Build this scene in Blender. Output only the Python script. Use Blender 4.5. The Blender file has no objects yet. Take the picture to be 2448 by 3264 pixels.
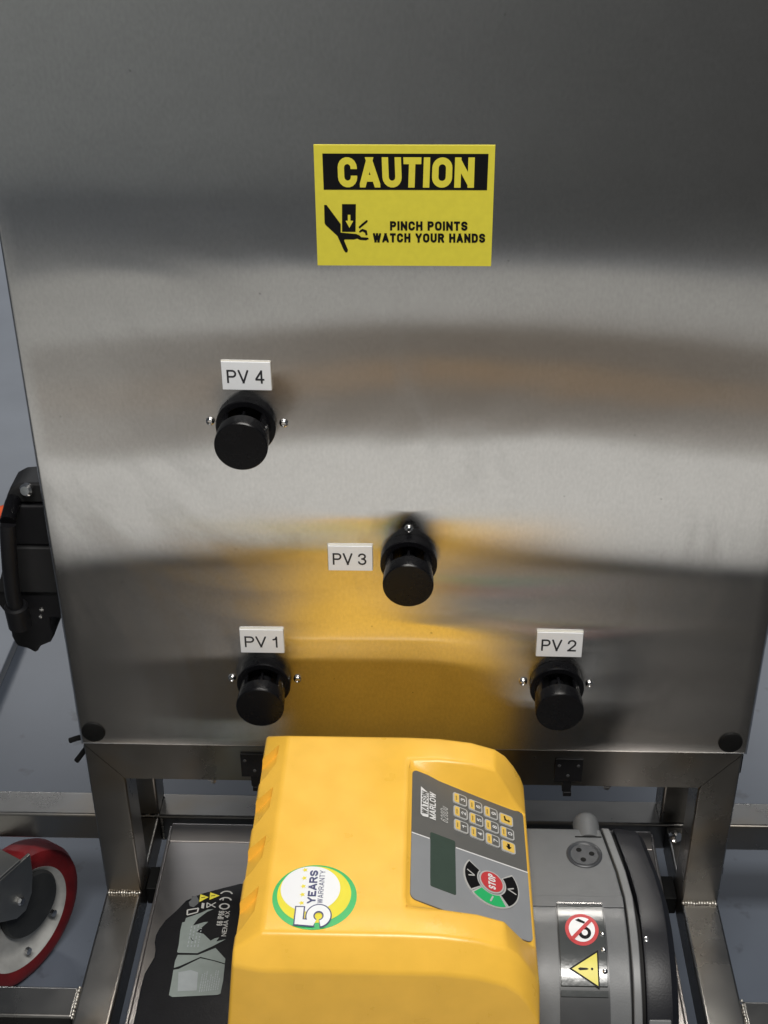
import bpy, bmesh, math, random
from mathutils import Vector, Matrix
random.seed(7)
S = bpy.context.scene
COL = S.collection

# ------------------------------------------------------------------ camera
cam_d = bpy.data.cameras.new('camera')
cam = bpy.data.objects.new('camera', cam_d); COL.objects.link(cam)
cam_d.sensor_fit = 'HORIZONTAL'; cam_d.sensor_width = 36.0; cam_d.lens = 36.0 * 4341.87 / 2448.0
cam_d.clip_start = 0.02; cam_d.clip_end = 100
_r = Vector((0.99947956, 0.03144289, -0.00720857))
_d = Vector((0.01032982, -0.52365402, -0.85186839))
_f = Vector((-0.03056, 0.85135058, -0.52370629))
M = Matrix.Identity(4)
for i in range(3):
    M[i][0] = _r[i]; M[i][1] = -_d[i]; M[i][2] = -_f[i]
M.translation = (0.01756666, -0.94620143, 0.83742437)
cam.matrix_world = M
S.camera = cam

# ------------------------------------------------------------------ light: indoor, ceiling fluorescents
S.view_settings.view_transform = 'Standard'; S.view_settings.look = 'None'
S.view_settings.exposure = 0.0; S.view_settings.gamma = 1.0
S.view_settings.use_curve_mapping = False
W = bpy.data.worlds.new('World'); S.world = W; W.use_nodes = True
bg = W.node_tree.nodes['Background']
bg.inputs[0].default_value = (0.80, 0.88, 1.0, 1); bg.inputs[1].default_value = 0.075

def area(name, loc, sx, sy, power, color, rot=(0, 0, 0)):
    l = bpy.data.lights.new(name, 'AREA'); l.shape = 'RECTANGLE'; l.size = sx; l.size_y = sy
    l.energy = power; l.color = color
    o = bpy.data.objects.new(name, l); COL.objects.link(o); o.location = loc
    o.rotation_euler = rot
    return o
area('ceiling_light', (0.15, -1.15, 2.15), 1.2, 0.30, 56, (1.0, 0.97, 0.92))
area('ceiling_light', (-1.6, 3.9, 2.15), 1.2, 0.30, 30, (0.95, 0.97, 1.0))
area('ceiling_light', (1.8, 3.9, 2.15), 1.2, 0.30, 30, (0.95, 0.97, 1.0))

# ------------------------------------------------------------------ materials
def nmat(name):
    m = bpy.data.materials.new(name); m.use_nodes = True
    nt = m.node_tree; return m, nt, nt.nodes['Principled BSDF']

def plain(name, col, rough=0.5, metal=0.0, var=0.06, scale=60.0, bump=0.0, bscale=300.0, spec=0.5, rvar=0.0, coat=0.0):
    """base colour with slight blotchy variation and fine surface relief"""
    m, nt, b = nmat(name)
    tc = nt.nodes.new('ShaderNodeTexCoord')
    n = nt.nodes.new('ShaderNodeTexNoise'); n.inputs['Scale'].default_value = scale; n.inputs['Detail'].default_value = 5
    nt.links.new(tc.outputs['Object'], n.inputs['Vector'])
    mr = nt.nodes.new('ShaderNodeMapRange')
    mr.inputs['To Min'].default_value = 1 - var; mr.inputs['To Max'].default_value = 1 + var
    mr.inputs['From Min'].default_value = 0.3; mr.inputs['From Max'].default_value = 0.7
    nt.links.new(n.outputs['Fac'], mr.inputs['Value'])
    mx = nt.nodes.new('ShaderNodeVectorMath'); mx.operation = 'SCALE'
    mx.inputs[0].default_value = col[:3]
    nt.links.new(mr.outputs['Result'], mx.inputs['Scale'])
    nt.links.new(mx.outputs['Vector'], b.inputs['Base Color'])
    b.inputs['Metallic'].default_value = metal
    b.inputs['Roughness'].default_value = rough
    b.inputs['Specular IOR Level'].default_value = spec
    b.inputs['Coat Weight'].default_value = coat
    if rvar:
        r2 = nt.nodes.new('ShaderNodeMapRange')
        r2.inputs['From Min'].default_value = 0.3; r2.inputs['From Max'].default_value = 0.7
        r2.inputs['To Min'].default_value = max(0.02, rough - rvar); r2.inputs['To Max'].default_value = rough + rvar
        nt.links.new(n.outputs['Fac'], r2.inputs['Value']); nt.links.new(r2.outputs['Result'], b.inputs['Roughness'])
    if bump:
        n2 = nt.nodes.new('ShaderNodeTexNoise'); n2.inputs['Scale'].default_value = bscale; n2.inputs['Detail'].default_value = 3
        nt.links.new(tc.outputs['Object'], n2.inputs['Vector'])
        bp = nt.nodes.new('ShaderNodeBump'); bp.inputs['Strength'].default_value = bump; bp.inputs['Distance'].default_value = 0.0006
        nt.links.new(n2.outputs['Fac'], bp.inputs['Height']); nt.links.new(bp.outputs['Normal'], b.inputs['Normal'])
    return m

def steel(name, col, rough, aniso=0.0, tang=(0, 0, 1), streak=(1, 1, 1), rvar=0.05, bump=0.15, smudge=0.0, heat=0.0):
    """brushed stainless: directional grain, smudges, optional heat tint patches"""
    m, nt, b = nmat(name)
    tc = nt.nodes.new('ShaderNodeTexCoord')
    mp = nt.nodes.new('ShaderNodeMapping'); mp.inputs['Scale'].default_value = streak
    nt.links.new(tc.outputs['Object'], mp.inputs['Vector'])
    g = nt.nodes.new('ShaderNodeTexNoise'); g.inputs['Scale'].default_value = 1.0; g.inputs['Detail'].default_value = 4
    nt.links.new(mp.outputs['Vector'], g.inputs['Vector'])
    big = nt.nodes.new('ShaderNodeTexNoise'); big.inputs['Scale'].default_value = 9.0; big.inputs['Detail'].default_value = 6
    big.inputs['Roughness'].default_value = 0.6
    nt.links.new(tc.outputs['Object'], big.inputs['Vector'])
    mr = nt.nodes.new('ShaderNodeMapRange')
    mr.inputs['From Min'].default_value = 0.35; mr.inputs['From Max'].default_value = 0.65
    mr.inputs['To Min'].default_value = rough - rvar; mr.inputs['To Max'].default_value = rough + rvar
    nt.links.new(big.outputs['Fac'], mr.inputs['Value'])
    nt.links.new(mr.outputs['Result'], b.inputs['Roughness'])
    ramp = nt.nodes.new('ShaderNodeMapRange')
    ramp.inputs['From Min'].default_value = 0.3; ramp.inputs['From Max'].default_value = 0.7
    ramp.inputs['To Min'].default_value = 0.98; ramp.inputs['To Max'].default_value = 1.015
    nt.links.new(g.outputs['Fac'], ramp.inputs['Value'])
    sc = nt.nodes.new('ShaderNodeVectorMath'); sc.operation = 'SCALE'; sc.inputs[0].default_value = col
    nt.links.new(ramp.outputs['Result'], sc.inputs['Scale'])
    out = sc.outputs['Vector']
    if heat:
        hn = nt.nodes.new('ShaderNodeTexNoise'); hn.inputs['Scale'].default_value = 14.0; hn.inputs['Detail'].default_value = 2
        nt.links.new(tc.outputs['Object'], hn.inputs['Vector'])
        hr = nt.nodes.new('ShaderNodeMapRange'); hr.inputs['From Min'].default_value = 0.5; hr.inputs['From Max'].default_value = 0.75
        hr.inputs['To Max'].default_value = heat
        nt.links.new(hn.outputs['Fac'], hr.inputs['Value'])
        mix = nt.nodes.new('ShaderNodeMix'); mix.data_type = 'RGBA'
        mix.inputs[7].default_value = (0.30, 0.23, 0.15, 1)
        nt.links.new(hr.outputs['Result'], mix.inputs[0]); nt.links.new(out, mix.inputs[6]); out = mix.outputs[2]
    if smudge:
        sn = nt.nodes.new('ShaderNodeTexNoise'); sn.inputs['Scale'].default_value = 5.0; sn.inputs['Detail'].default_value = 8
        sn.inputs['Distortion'].default_value = 1.2
        nt.links.new(tc.outputs['Object'], sn.inputs['Vector'])
        sr = nt.nodes.new('ShaderNodeMapRange'); sr.inputs['From Min'].default_value = 0.56; sr.inputs['From Max'].default_value = 0.72
        sr.inputs['To Max'].default_value = smudge
        nt.links.new(sn.outputs['Fac'], sr.inputs['Value'])
        mix = nt.nodes.new('ShaderNodeMix'); mix.data_type = 'RGBA'
        mix.inputs[7].default_value = (0.25, 0.25, 0.25, 1)
        nt.links.new(sr.outputs['Result'], mix.inputs[0]); nt.links.new(out, mix.inputs[6]); out = mix.outputs[2]
    nt.links.new(out, b.inputs['Base Color'])
    b.inputs['Metallic'].default_value = 1.0
    if aniso:
        b.inputs['Anisotropic'].default_value = aniso
        tv = nt.nodes.new('ShaderNodeCombineXYZ')
        for i in range(3): tv.inputs[i].default_value = tang[i]
        nt.links.new(tv.outputs[0], b.inputs['Tangent'])
    bp = nt.nodes.new('ShaderNodeBump'); bp.inputs['Strength'].default_value = bump; bp.inputs['Distance'].default_value = 0.0002
    nt.links.new(g.outputs['Fac'], bp.inputs['Height']); nt.links.new(bp.outputs['Normal'], b.inputs['Normal'])
    return m

def floor_mat(name, col, rough=0.35):
    m, nt, b = nmat(name)
    tc = nt.nodes.new('ShaderNodeTexCoord')
    n = nt.nodes.new('ShaderNodeTexNoise'); n.inputs['Scale'].default_value = 3.5; n.inputs['Detail'].default_value = 8
    nt.links.new(tc.outputs['Object'], n.inputs['Vector'])
    r = nt.nodes.new('ShaderNodeMapRange'); r.inputs['From Min'].default_value = 0.3; r.inputs['From Max'].default_value = 0.7
    r.inputs['To Min'].default_value = 0.85; r.inputs['To Max'].default_value = 1.12
    nt.links.new(n.outputs['Fac'], r.inputs['Value'])
    s = nt.nodes.new('ShaderNodeVectorMath'); s.operation = 'SCALE'; s.inputs[0].default_value = col
    nt.links.new(r.outputs['Result'], s.inputs['Scale'])
    # scuffs and dirt specks
    v = nt.nodes.new('ShaderNodeTexNoise'); v.inputs['Scale'].default_value = 22.0; v.inputs['Detail'].default_value = 3
    nt.links.new(tc.outputs['Object'], v.inputs['Vector'])
    vr = nt.nodes.new('ShaderNodeMapRange'); vr.inputs['From Min'].default_value = 0.63; vr.inputs['From Max'].default_value = 0.72
    vr.inputs['To Max'].default_value = 0.7
    nt.links.new(v.outputs['Fac'], vr.inputs['Value'])
    mix = nt.nodes.new('ShaderNodeMix'); mix.data_type = 'RGBA'; mix.inputs[7].default_value = (0.03, 0.03, 0.035, 1)
    nt.links.new(vr.outputs['Result'], mix.inputs[0]); nt.links.new(s.outputs['Vector'], mix.inputs[6])
    nt.links.new(mix.outputs[2], b.inputs['Base Color'])
    b.inputs['Roughness'].default_value = rough
    return m

def panel_steel():
    """thin brushed sheet: reflection smeared sideways by the grain, oil-canning, wiped smears, specks"""
    m = bpy.data.materials.new('panel_steel'); m.use_nodes = True; nt = m.node_tree; N = nt.nodes.new; K = nt.links.new
    nt.nodes.remove(nt.nodes['Principled BSDF']); out = nt.nodes['Material Output']
    tc = N('ShaderNodeTexCoord')
    def noise(scale, detail=4, dist=0.0, vscale=None, rough=0.5):
        n = N('ShaderNodeTexNoise'); n.inputs['Scale'].default_value = scale; n.inputs['Detail'].default_value = detail
        n.inputs['Distortion'].default_value = dist; n.inputs['Roughness'].default_value = rough
        if vscale:
            mp = N('ShaderNodeMapping'); mp.inputs['Scale'].default_value = vscale; K(tc.outputs['Object'], mp.inputs['Vector']); K(mp.outputs['Vector'], n.inputs['Vector'])
        else: K(tc.outputs['Object'], n.inputs['Vector'])
        return n.outputs['Fac']
    def rng(v, a, b, c, d):
        r = N('ShaderNodeMapRange'); r.inputs['From Min'].default_value = a; r.inputs['From Max'].default_value = b
        r.inputs['To Min'].default_value = c; r.inputs['To Max'].default_value = d; K(v, r.inputs['Value']); return r.outputs['Result']
    def math_(op, a, b):
        q = N('ShaderNodeMath'); q.operation = op
        for i, v in enumerate((a, b)):
            if hasattr(v, 'links'): K(v, q.inputs[i])
            else: q.inputs[i].default_value = v
        return q.outputs[0]
    wipe = rng(noise(3.2, 7, 2.2, (1.0, 1.0, 0.55), 0.62), 0.52, 0.70, 0.0, 1.0)        # wiped smears
    grain = rng(noise(1.0, 3, 0.0, (420, 1, 230)), 0.3, 0.7, 0.94, 1.05)
    blot = rng(noise(38, 5, 0.4), 0.3, 0.7, 0.97, 1.02)
    speck = rng(noise(190, 1), 0.785, 0.81, 1.0, 0.6)
    col = math_('MULTIPLY', math_('MULTIPLY', grain, blot), math_('MULTIPLY', speck, math_('SUBTRACT', 1.0, math_('MULTIPLY', wipe, 0.17))))
    sc = N('ShaderNodeVectorMath'); sc.operation = 'SCALE'; sc.inputs[0].default_value = (0.735, 0.725, 0.71); K(col, sc.inputs['Scale'])
    rough = math_('ADD', rng(noise(6, 5), 0.3, 0.7, 0.165, 0.185), math_('MULTIPLY', wipe, 0.055))
    bp1 = N('ShaderNodeBump'); bp1.inputs['Strength'].default_value = 1.0; bp1.inputs['Distance'].default_value = 0.00045
    K(noise(4.2, 2.0, 0.8, (0.7, 1, 1.0)), bp1.inputs['Height'])
    g = N('ShaderNodeBsdfAnisotropic'); g.distribution = 'BECKMANN'
    K(sc.outputs['Vector'], g.inputs['Color']); K(rough, g.inputs['Roughness']); g.inputs['Anisotropy'].default_value = -0.83
    tv = N('ShaderNodeCombineXYZ'); tv.inputs[0].default_value = 1.0; K(tv.outputs[0], g.inputs['Tangent'])
    K(bp1.outputs['Normal'], g.inputs['Normal'])
    w = N('ShaderNodeBsdfAnisotropic'); w.distribution = 'GGX'; K(sc.outputs['Vector'], w.inputs['Color']); w.inputs['Roughness'].default_value = 0.45
    mx = N('ShaderNodeMixShader'); mx.inputs[0].default_value = 0.05; K(g.outputs[0], mx.inputs[1]); K(w.outputs[0], mx.inputs[2])
    K(mx.outputs[0], out.inputs['Surface'])
    return m
PANEL = panel_steel()
TUBE = steel('tube_steel', (0.27, 0.26, 0.245), 0.30, streak=(60, 60, 60), rvar=0.06, bump=0.02, heat=0.6)
TRAYM = steel('tray_steel', (0.50, 0.47, 0.45), 0.38, streak=(12, 300, 12), rvar=0.06, bump=0.1, smudge=0.2)
CHROME = steel('screw_steel', (0.80, 0.79, 0.78), 0.16, rvar=0.03, bump=0.0)
WELD = steel('weld_steel', (0.62, 0.59, 0.54), 0.42, streak=(400, 400, 400), rvar=0.08, bump=0.5)
FORKM = steel('fork_steel', (0.55, 0.55, 0.53), 0.42, streak=(80, 80, 80), rvar=0.05, bump=0.1)
BLACK = plain('black_plastic', (0.005, 0.005, 0.006), 0.27, var=0.1, bump=0.08, bscale=500, rvar=0.04, spec=0.18)
BLACKM = plain('black_matt', (0.008, 0.008, 0.0095), 0.5, var=0.15, bump=0.2, bscale=400, spec=0.3)
RUBBER = plain('black_rubber', (0.005, 0.005, 0.005), 0.6, var=0.1, spec=0.2)
YEL = plain('yellow_casing', (0.92, 0.53, 0.065), 0.30, var=0.045, scale=40, bump=0.12, bscale=900, rvar=0.03)
TAGW = plain('tag_white', (0.84, 0.85, 0.87), 0.35, var=0.02)
TAGCORE = plain('tag_core', (0.55, 0.53, 0.47), 0.5, var=0.03)
INK = plain('ink_black', (0.006, 0.006, 0.007), 0.5, var=0.0, spec=0.15)
INKG = plain('ink_grey', (0.030, 0.030, 0.035), 0.5, var=0.0, spec=0.3)
SIGNY = plain('sign_yellow', (0.70, 0.62, 0.055), 0.40, var=0.03, scale=200)
GREYH = plain('pumphead_grey', (0.125, 0.13, 0.135), 0.42, var=0.05, bump=0.12, bscale=700, rvar=0.04)
GREYR = plain('rim_grey', (0.17, 0.175, 0.18), 0.40, var=0.05)
CHAR = plain('door_charcoal', (0.010, 0.0105, 0.014), 0.42, var=0.1, bump=0.15, bscale=600, spec=0.35)
DGREY = plain('window_dark_grey', (0.055, 0.057, 0.06), 0.3, var=0.05)
FLAP = plain('flap_glossy', (0.060, 0.065, 0.066), 0.20, var=0.05, bump=0.5, bscale=70, coat=0.25)
PADD = plain('keypad_dark', (0.115, 0.115, 0.110), 0.42, var=0.03)
PADL = plain('keypad_light', (0.25, 0.26, 0.275), 0.40, var=0.03)
LINEW = plain('print_white', (0.72, 0.72, 0.72), 0.45, var=0.0)
LINEG = plain('print_grey', (0.45, 0.45, 0.44), 0.45, var=0.0)
KEYY = plain('key_yellow', (0.75, 0.50, 0.10), 0.4, var=0.0)
LCD = plain('lcd_green', (0.048, 0.072, 0.058), 0.22, var=0.05)
RED = plain('print_red', (0.52, 0.045, 0.05), 0.4, var=0.0)
GREEN = plain('print_green', (0.02, 0.42, 0.13), 0.4, var=0.0)
STG = plain('sticker_green', (0.02, 0.44, 0.11), 0.3, var=0.02)
STY = plain('sticker_yellow', (0.80, 0.70, 0.03), 0.3, var=0.02)
STW = plain('sticker_white', (0.82, 0.83, 0.85), 0.3, var=0.0)
NAVY = plain('print_navy', (0.025, 0.03, 0.12), 0.4, var=0.0)
LABG = plain('label_grey', (0.20, 0.235, 0.225), 0.35, var=0.05, scale=150)
LABL = plain('label_pale', (0.29, 0.32, 0.335), 0.30, var=0.05, scale=150)
REDW = plain('wheel_red', (0.19, 0.009, 0.012), 0.50, var=0.3, scale=45, bump=0.3, rvar=0.12)
RIMW = plain('rim_white', (0.54, 0.54, 0.52), 0.35, var=0.22, scale=35)
HUBD = plain('hub_dark', (0.035, 0.037, 0.038), 0.5, var=0.1)
ORANGE = plain('plastic_orange', (0.75, 0.12, 0.04), 0.4)
DEVG = plain('device_grey', (0.019, 0.019, 0.020), 0.5, var=0.1, spec=0.3)
CLEAR = plain('bowl_green_grey', (0.22, 0.26, 0.22), 0.25, var=0.2)
BOARD = plain('board_pale', (0.40, 0.43, 0.48), 0.5, var=0.06, scale=8)
BOARDE = plain('board_edge', (0.42, 0.43, 0.44), 0.4, var=0.08)
FLOOR = floor_mat('floor_epoxy', (0.122, 0.142, 0.178), 0.34)
BRIGHT_STRIP = floor_mat('bright_strip', (0.80, 0.80, 0.79), 0.35)
BROWN_STRIP = plain('brown_strip', (0.175, 0.15, 0.125), 0.7, var=0.12, scale=6)
DARKW = plain('added_wall_dark', (0.155, 0.165, 0.172), 0.6, var=0.08, scale=5)
GREYW = plain('added_wall_grey', (0.75, 0.79, 0.79), 0.6, var=0.06, scale=5)

# ------------------------------------------------------------------ mesh helpers
class MB:
    def __init__(s): s.v = []; s.f = []; s.m = []
    def face(s, pts, mi=0):
        i = len(s.v); s.v += [tuple(p) for p in pts]; s.f.append(tuple(range(i, i + len(pts)))); s.m.append(mi)
    def box(s, a, b, mi=0):
        x0, y0, z0 = a; x1, y1, z1 = b; i = len(s.v)
        s.v += [(x0,y0,z0),(x1,y0,z0),(x1,y1,z0),(x0,y1,z0),(x0,y0,z1),(x1,y0,z1),(x1,y1,z1),(x0,y1,z1)]
        for q in ((3,2,1,0),(4,5,6,7),(0,1,5,4),(1,2,6,5),(2,3,7,6),(3,0,4,7)):
            s.f.append(tuple(i + k for k in q)); s.m.append(mi)
    def loft(s, rings, cap0=True, cap1=True, closed=True, mi=0):
        i = len(s.v); n = len(rings[0])
        for r in rings: s.v += [tuple(p) for p in r]
        for k in range(len(rings) - 1):
            for j in range(n if closed else n - 1):
                a = i + k*n + j; b = i + k*n + (j+1) % n
                s.f.append((a, b, b + n, a + n)); s.m.append(mi)
        if cap0: s.f.append(tuple(i + j for j in reversed(range(n)))); s.m.append(mi)
        if cap1: s.f.append(tuple(i + (len(rings)-1)*n + j for j in range(n))); s.m.append(mi)
    def prism(s, pts, vec, mi=0):
        v = Vector(vec); s.loft([pts, [tuple(Vector(p) + v) for p in pts]], mi=mi)
    def lathe(s, prof, c, ax, seg=40, mi=0, cap0=True, cap1=True, a0=0.0, a1=2*math.pi):
        """prof: (radius, distance along axis)"""
        ax = Vector(ax).normalized(); u = ax.orthogonal().normalized(); w = ax.cross(u); c = Vector(c)
        full = abs(a1 - a0 - 2*math.pi) < 1e-6
        n = seg if full else seg + 1
        rings = []
        for r, h in prof:
            rings.append([tuple(c + ax*h + (u*math.cos(a0+(a1-a0)*k/seg) + w*math.sin(a0+(a1-a0)*k/seg))*r) for k in range(n)])
        s.loft(rings, cap0, cap1, full, mi)
    def tube(s, path, r, seg=12, mi=0):
        path = [Vector(p) for p in path]; rings = []; u = None
        for k, p in enumerate(path):
            t = (path[min(k+1, len(path)-1)] - path[max(k-1, 0)]).normalized()
            if u is None: u = t.orthogonal().normalized()
            u = (u - t*u.dot(t)).normalized(); w = t.cross(u)
            rings.append([tuple(p + (u*math.cos(2*math.pi*j/seg) + w*math.sin(2*math.pi*j/seg))*r) for j in range(seg)])
        s.loft(rings, mi=mi)
    def build(s, name, mats, parent=None, smooth=0.6, bevel=0.0, bseg=2, fix=True):
        me = bpy.data.meshes.new(name); me.from_pydata(s.v, [], s.f)
        mats = mats if isinstance(mats, (list, tuple)) else [mats]
        for m in mats: me.materials.append(m)
        me.polygons.foreach_set('material_index', s.m)
        if fix:
            bm = bmesh.new(); bm.from_mesh(me); bmesh.ops.remove_doubles(bm, verts=bm.verts, dist=1e-6)
            bmesh.ops.recalc_face_normals(bm, faces=bm.faces); bm.to_mesh(me); bm.free()
        if smooth:
            me.polygons.foreach_set('use_smooth', [True]*len(me.polygons)); me.set_sharp_from_angle(angle=smooth)
        o = bpy.data.objects.new(name, me); COL.objects.link(o)
        if bevel:
            b = o.modifiers.new('bevel', 'BEVEL'); b.width = bevel; b.segments = bseg; b.limit_method = 'ANGLE'
            b.angle_limit = math.radians(35); b.harden_normals = True
        if parent: attach(o, parent)
        return o

def attach(o, parent):
    o.parent = parent; o.matrix_parent_inverse = parent_world(parent).inverted()
def parent_world(p):
    m = Matrix.Translation(p.location)
    return m if p.parent is None else p.parent_w @ m if hasattr(p, 'parent_w') else m
def thing(name, label, cat, loc=(0, 0, 0), group=None):
    o = bpy.data.objects.new(name, None); o.empty_display_size = 0.02; COL.objects.link(o); o.location = loc
    return tag(o, label, cat, group)
def tag(o, label, cat, group=None):
    o['label'] = label; o['category'] = cat
    if group: o['group'] = group
    return o
def struct(o): o['kind'] = 'structure'; return o

# plain grotesque lettering drawn from strokes: centre lines in a unit box, then given a width
def _arc(cx, cy, rx, ry, a0, a1, n=9): return [(cx+rx*math.cos(math.radians(a0+(a1-a0)*k/n)), cy+ry*math.sin(math.radians(a0+(a1-a0)*k/n))) for k in range(n+1)]
_SC = [(1, .70)] + _arc(.5, .745, .5, .255, 0, 180) + [(.03, .66), (.16, .57), (.5, .5), (.84, .43), (.97, .34)] + _arc(.5, .255, .5, .255, 0, -180) + [(0, .30)]
_O = _arc(.5, .70, .5, .30, 0, 180, 12) + _arc(.5, .30, .5, .30, 180, 360, 12) + [(1, .70)]
GL = {
 'A': (.74, [([(0, 0), (.5, 1)], 1, 1), ([(.5, 1), (1, 0)], 1, 1), ([(.17, .25), (.83, .25)], 0, 0)]),
 'C': (.68, [([(1, .64)] + _arc(.5, .70, .5, .30, 0, 180) + _arc(.5, .30, .5, .30, 180, 360) + [(1, .36)], 0, 0)]),
 'D': (.68, [([(0, 0), (0, 1)], 1, 1), ([(0, 1), (.45, 1)] + _arc(.45, .68, .55, .32, 90, 0) + _arc(.45, .32, .55, .32, 0, -90) + [(0, 0)], 0, 0)]),
 'E': (.58, [([(0, 0), (0, 1)], 1, 1), ([(0, 1), (1, 1)], 0, 1), ([(0, .52), (.88, .52)], 0, 0), ([(0, 0), (1, 0)], 0, 1)]),
 'H': (.68, [([(0, 0), (0, 1)], 1, 1), ([(1, 0), (1, 1)], 1, 1), ([(0, .53), (1, .53)], 0, 0)]),
 'I': (.0, [([(.5, 0), (.5, 1)], 1, 1)]),
 'L': (.55, [([(0, 1), (0, 0)], 1, 1), ([(0, 0), (1, 0)], 0, 1)]),
 'M': (.86, [([(0, 0), (0, 1)], 1, 1), ([(1, 0), (1, 1)], 1, 1), ([(0, 1), (.5, 0)], 1, 1), ([(.5, 0), (1, 1)], 1, 1)]),
 'N': (.70, [([(0, 0), (0, 1)], 1, 1), ([(1, 0), (1, 1)], 1, 1), ([(0, 1), (1, 0)], 1, 1)]),
 'O': (.72, [(_O, 0, 0)]),
 'P': (.64, [([(0, 0), (0, 1)], 1, 1), ([(0, 1), (.6, 1)] + _arc(.6, .74, .4, .26, 90, -90) + [(0, .48)], 0, 0)]),
 'R': (.68, [([(0, 0), (0, 1)], 1, 1), ([(0, 1), (.6, 1)] + _arc(.6, .75, .4, .25, 90, -90) + [(0, .50)], 0, 0), ([(.55, .50), (1, 0)], 0, 1)]),
 'S': (.66, [(_SC, 0, 0)]),
 'T': (.62, [([(.5, 0), (.5, 1)], 1, 1), ([(0, 1), (1, 1)], 1, 1)]),
 'U': (.68, [([(0, 1)] + _arc(.5, .30, .5, .30, 180, 360) + [(1, 1)], 1, 1)]),
 'V': (.72, [([(0, 1), (.5, 0)], 1, 1), ([(.5, 0), (1, 1)], 1, 1)]),
 'W': (1.02, [([(0, 1), (.25, 0)], 1, 1), ([(.25, 0), (.5, 1)], 1, 1), ([(.5, 1), (.75, 0)], 1, 1), ([(.75, 0), (1, 1)], 1, 1)]),
 'X': (.70, [([(0, 0), (1, 1)], 1, 1), ([(0, 1), (1, 0)], 1, 1)]),
 'Y': (.70, [([(0, 1), (.5, .42)], 1, 0), ([(1, 1), (.5, .42)], 1, 0), ([(.5, .5), (.5, 0)], 0, 1)]),
 'u': (.50, [([(0, .72)] + _arc(.5, .24, .5, .24, 180, 360), 0, 0), ([(1, .72), (1, 0)], 0, 1)]),
 '0': (.58, [(_O, 0, 0)]),
 '1': (.34, [([(.9, 0), (.9, 1)], 1, 1), ([(.9, .96), (.6, .80), (0, .74)], 0, 0)]),
 '2': (.60, [([(0, .66)] + _arc(.5, .72, .5, .28, 170, 0) + [(.92, .54), (.45, .26), (.04, 0)], 0, 1), ([(0, 0), (1, 0)], 1, 1)]),
 '3': (.60, [([(0, .74)] + _arc(.47, .765, .47, .235, 170, -75) + [(.36, .53)], 0, 0), ([(.36, .53)] + _arc(.48, .265, .52, .265, 80, -170) + [(0, .28)], 0, 0)]),
 '4': (.62, [([(.76, 0), (.76, 1)], 1, 1), ([(.76, 1), (0, .27)], 0, 0), ([(-.06, .27), (1, .27)], 0, 1)]),
 '5': (.60, [([(.92, 1), (.10, 1)], 1, 0), ([(.10, 1), (.03, .47)], 0, 0), (_arc(.48, .32, .52, .32, 153, -160, 16), 0, 0)]),
 '6': (.60, [(_arc(.5, .32, .5, .32, 0, 360, 18), 0, 0), ([(0, .32), (0, .6)] + _arc(.5, .68, .5, .32, 180, 20), 0, 0)]),
 '7': (.58, [([(0, 1), (1, 1)], 1, 1), ([(1, 1), (.35, 0)], 0, 1)]),
 '8': (.60, [(_arc(.5, .75, .44, .25, 0, 360, 16), 0, 0), (_arc(.5, .25, .5, .25, 0, 360, 16), 0, 0)]),
 '9': (.60, [(_arc(.5, .68, .5, .32, 0, 360, 18), 0, 0), ([(1, .68), (1, .4)] + _arc(.5, .32, .5, .32, 0, -160), 0, 0)]),
 ' ': (.10, []),
}
def _clip(poly, ax, lim, sgn_):
    out = []
    for i in range(len(poly)):
        p, q = poly[i], poly[(i+1) % len(poly)]; dp = (p[ax]-lim)*sgn_; dq = (q[ax]-lim)*sgn_
        if dp <= 0: out.append(p)
        if dp*dq < 0:
            f = dp/(dp-dq); out.append((p[0]+(q[0]-p[0])*f, p[1]+(q[1]-p[1])*f))
    return out
def text_into(mb, body, fn, mi=0, aspect=4.0, t=0.12, gap=0.14):
    """fn maps (0..1 along the line, 0..1 up) to a point; aspect = line length / cap height; t = stroke, gap = letter gap"""
    nat = sum(GL[c][0] for c in body); fixed = len(body)*t + (len(body)-1)*gap
    k = max((aspect-fixed)/nat, 0.15); x = 0.0
    o_ = Vector(fn(0, 0)); nz = (Vector(fn(1, 0))-o_).cross(Vector(fn(0, 1))-o_).normalized()
    for c in body:
        w = GL[c][0]*k + t
        for si, (pts, e0, e1) in enumerate(GL[c][1]):
            lift = 0.00004*si
            P = [Vector((x + t/2 + px*(w-t), t/2 + py*(1-t))) for px, py in pts]
            if e0: P[0] = P[0] + (P[0]-P[1]).normalized()*t*1.6
            if e1: P[-1] = P[-1] + (P[-1]-P[-2]).normalized()*t*1.6
            L, Rr = [], []
            closed = (P[0]-P[-1]).length < 1e-4
            for j, p in enumerate(P):
                a = P[j-1] if j else (P[-2] if closed else None); b = P[j+1] if j < len(P)-1 else (P[1] if closed else None)
                d1 = (p-a).normalized() if a is not None and (p-a).length > 1e-6 else None
                d2 = (b-p).normalized() if b is not None and (b-p).length > 1e-6 else None
                d1 = d1 or d2; d2 = d2 or d1
                n1 = Vector((-d1.y, d1.x)); n2 = Vector((-d2.y, d2.x)); mm = (n1+n2)
                if mm.length < 1e-4: mm = n1
                mm.normalize(); sc_ = (t/2)/max(mm.dot(n1), 0.45)
                L.append(p+mm*sc_); Rr.append(p-mm*sc_)
            for j in range(len(P)-1):
                q = [tuple(L[j]), tuple(L[j+1]), tuple(Rr[j+1]), tuple(Rr[j])]
                for ax, lim, sg in ((1, 1.0, 1), (1, 0.0, -1), (0, x+w, 1), (0, x, -1)):
                    q = _clip(q, ax, lim, sg)
                    if len(q) < 3: break
                if len(q) >= 3: mb.face([Vector(fn(a/aspect, b)) + nz*lift for a, b in q], mi)
        x += w + gap

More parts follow.
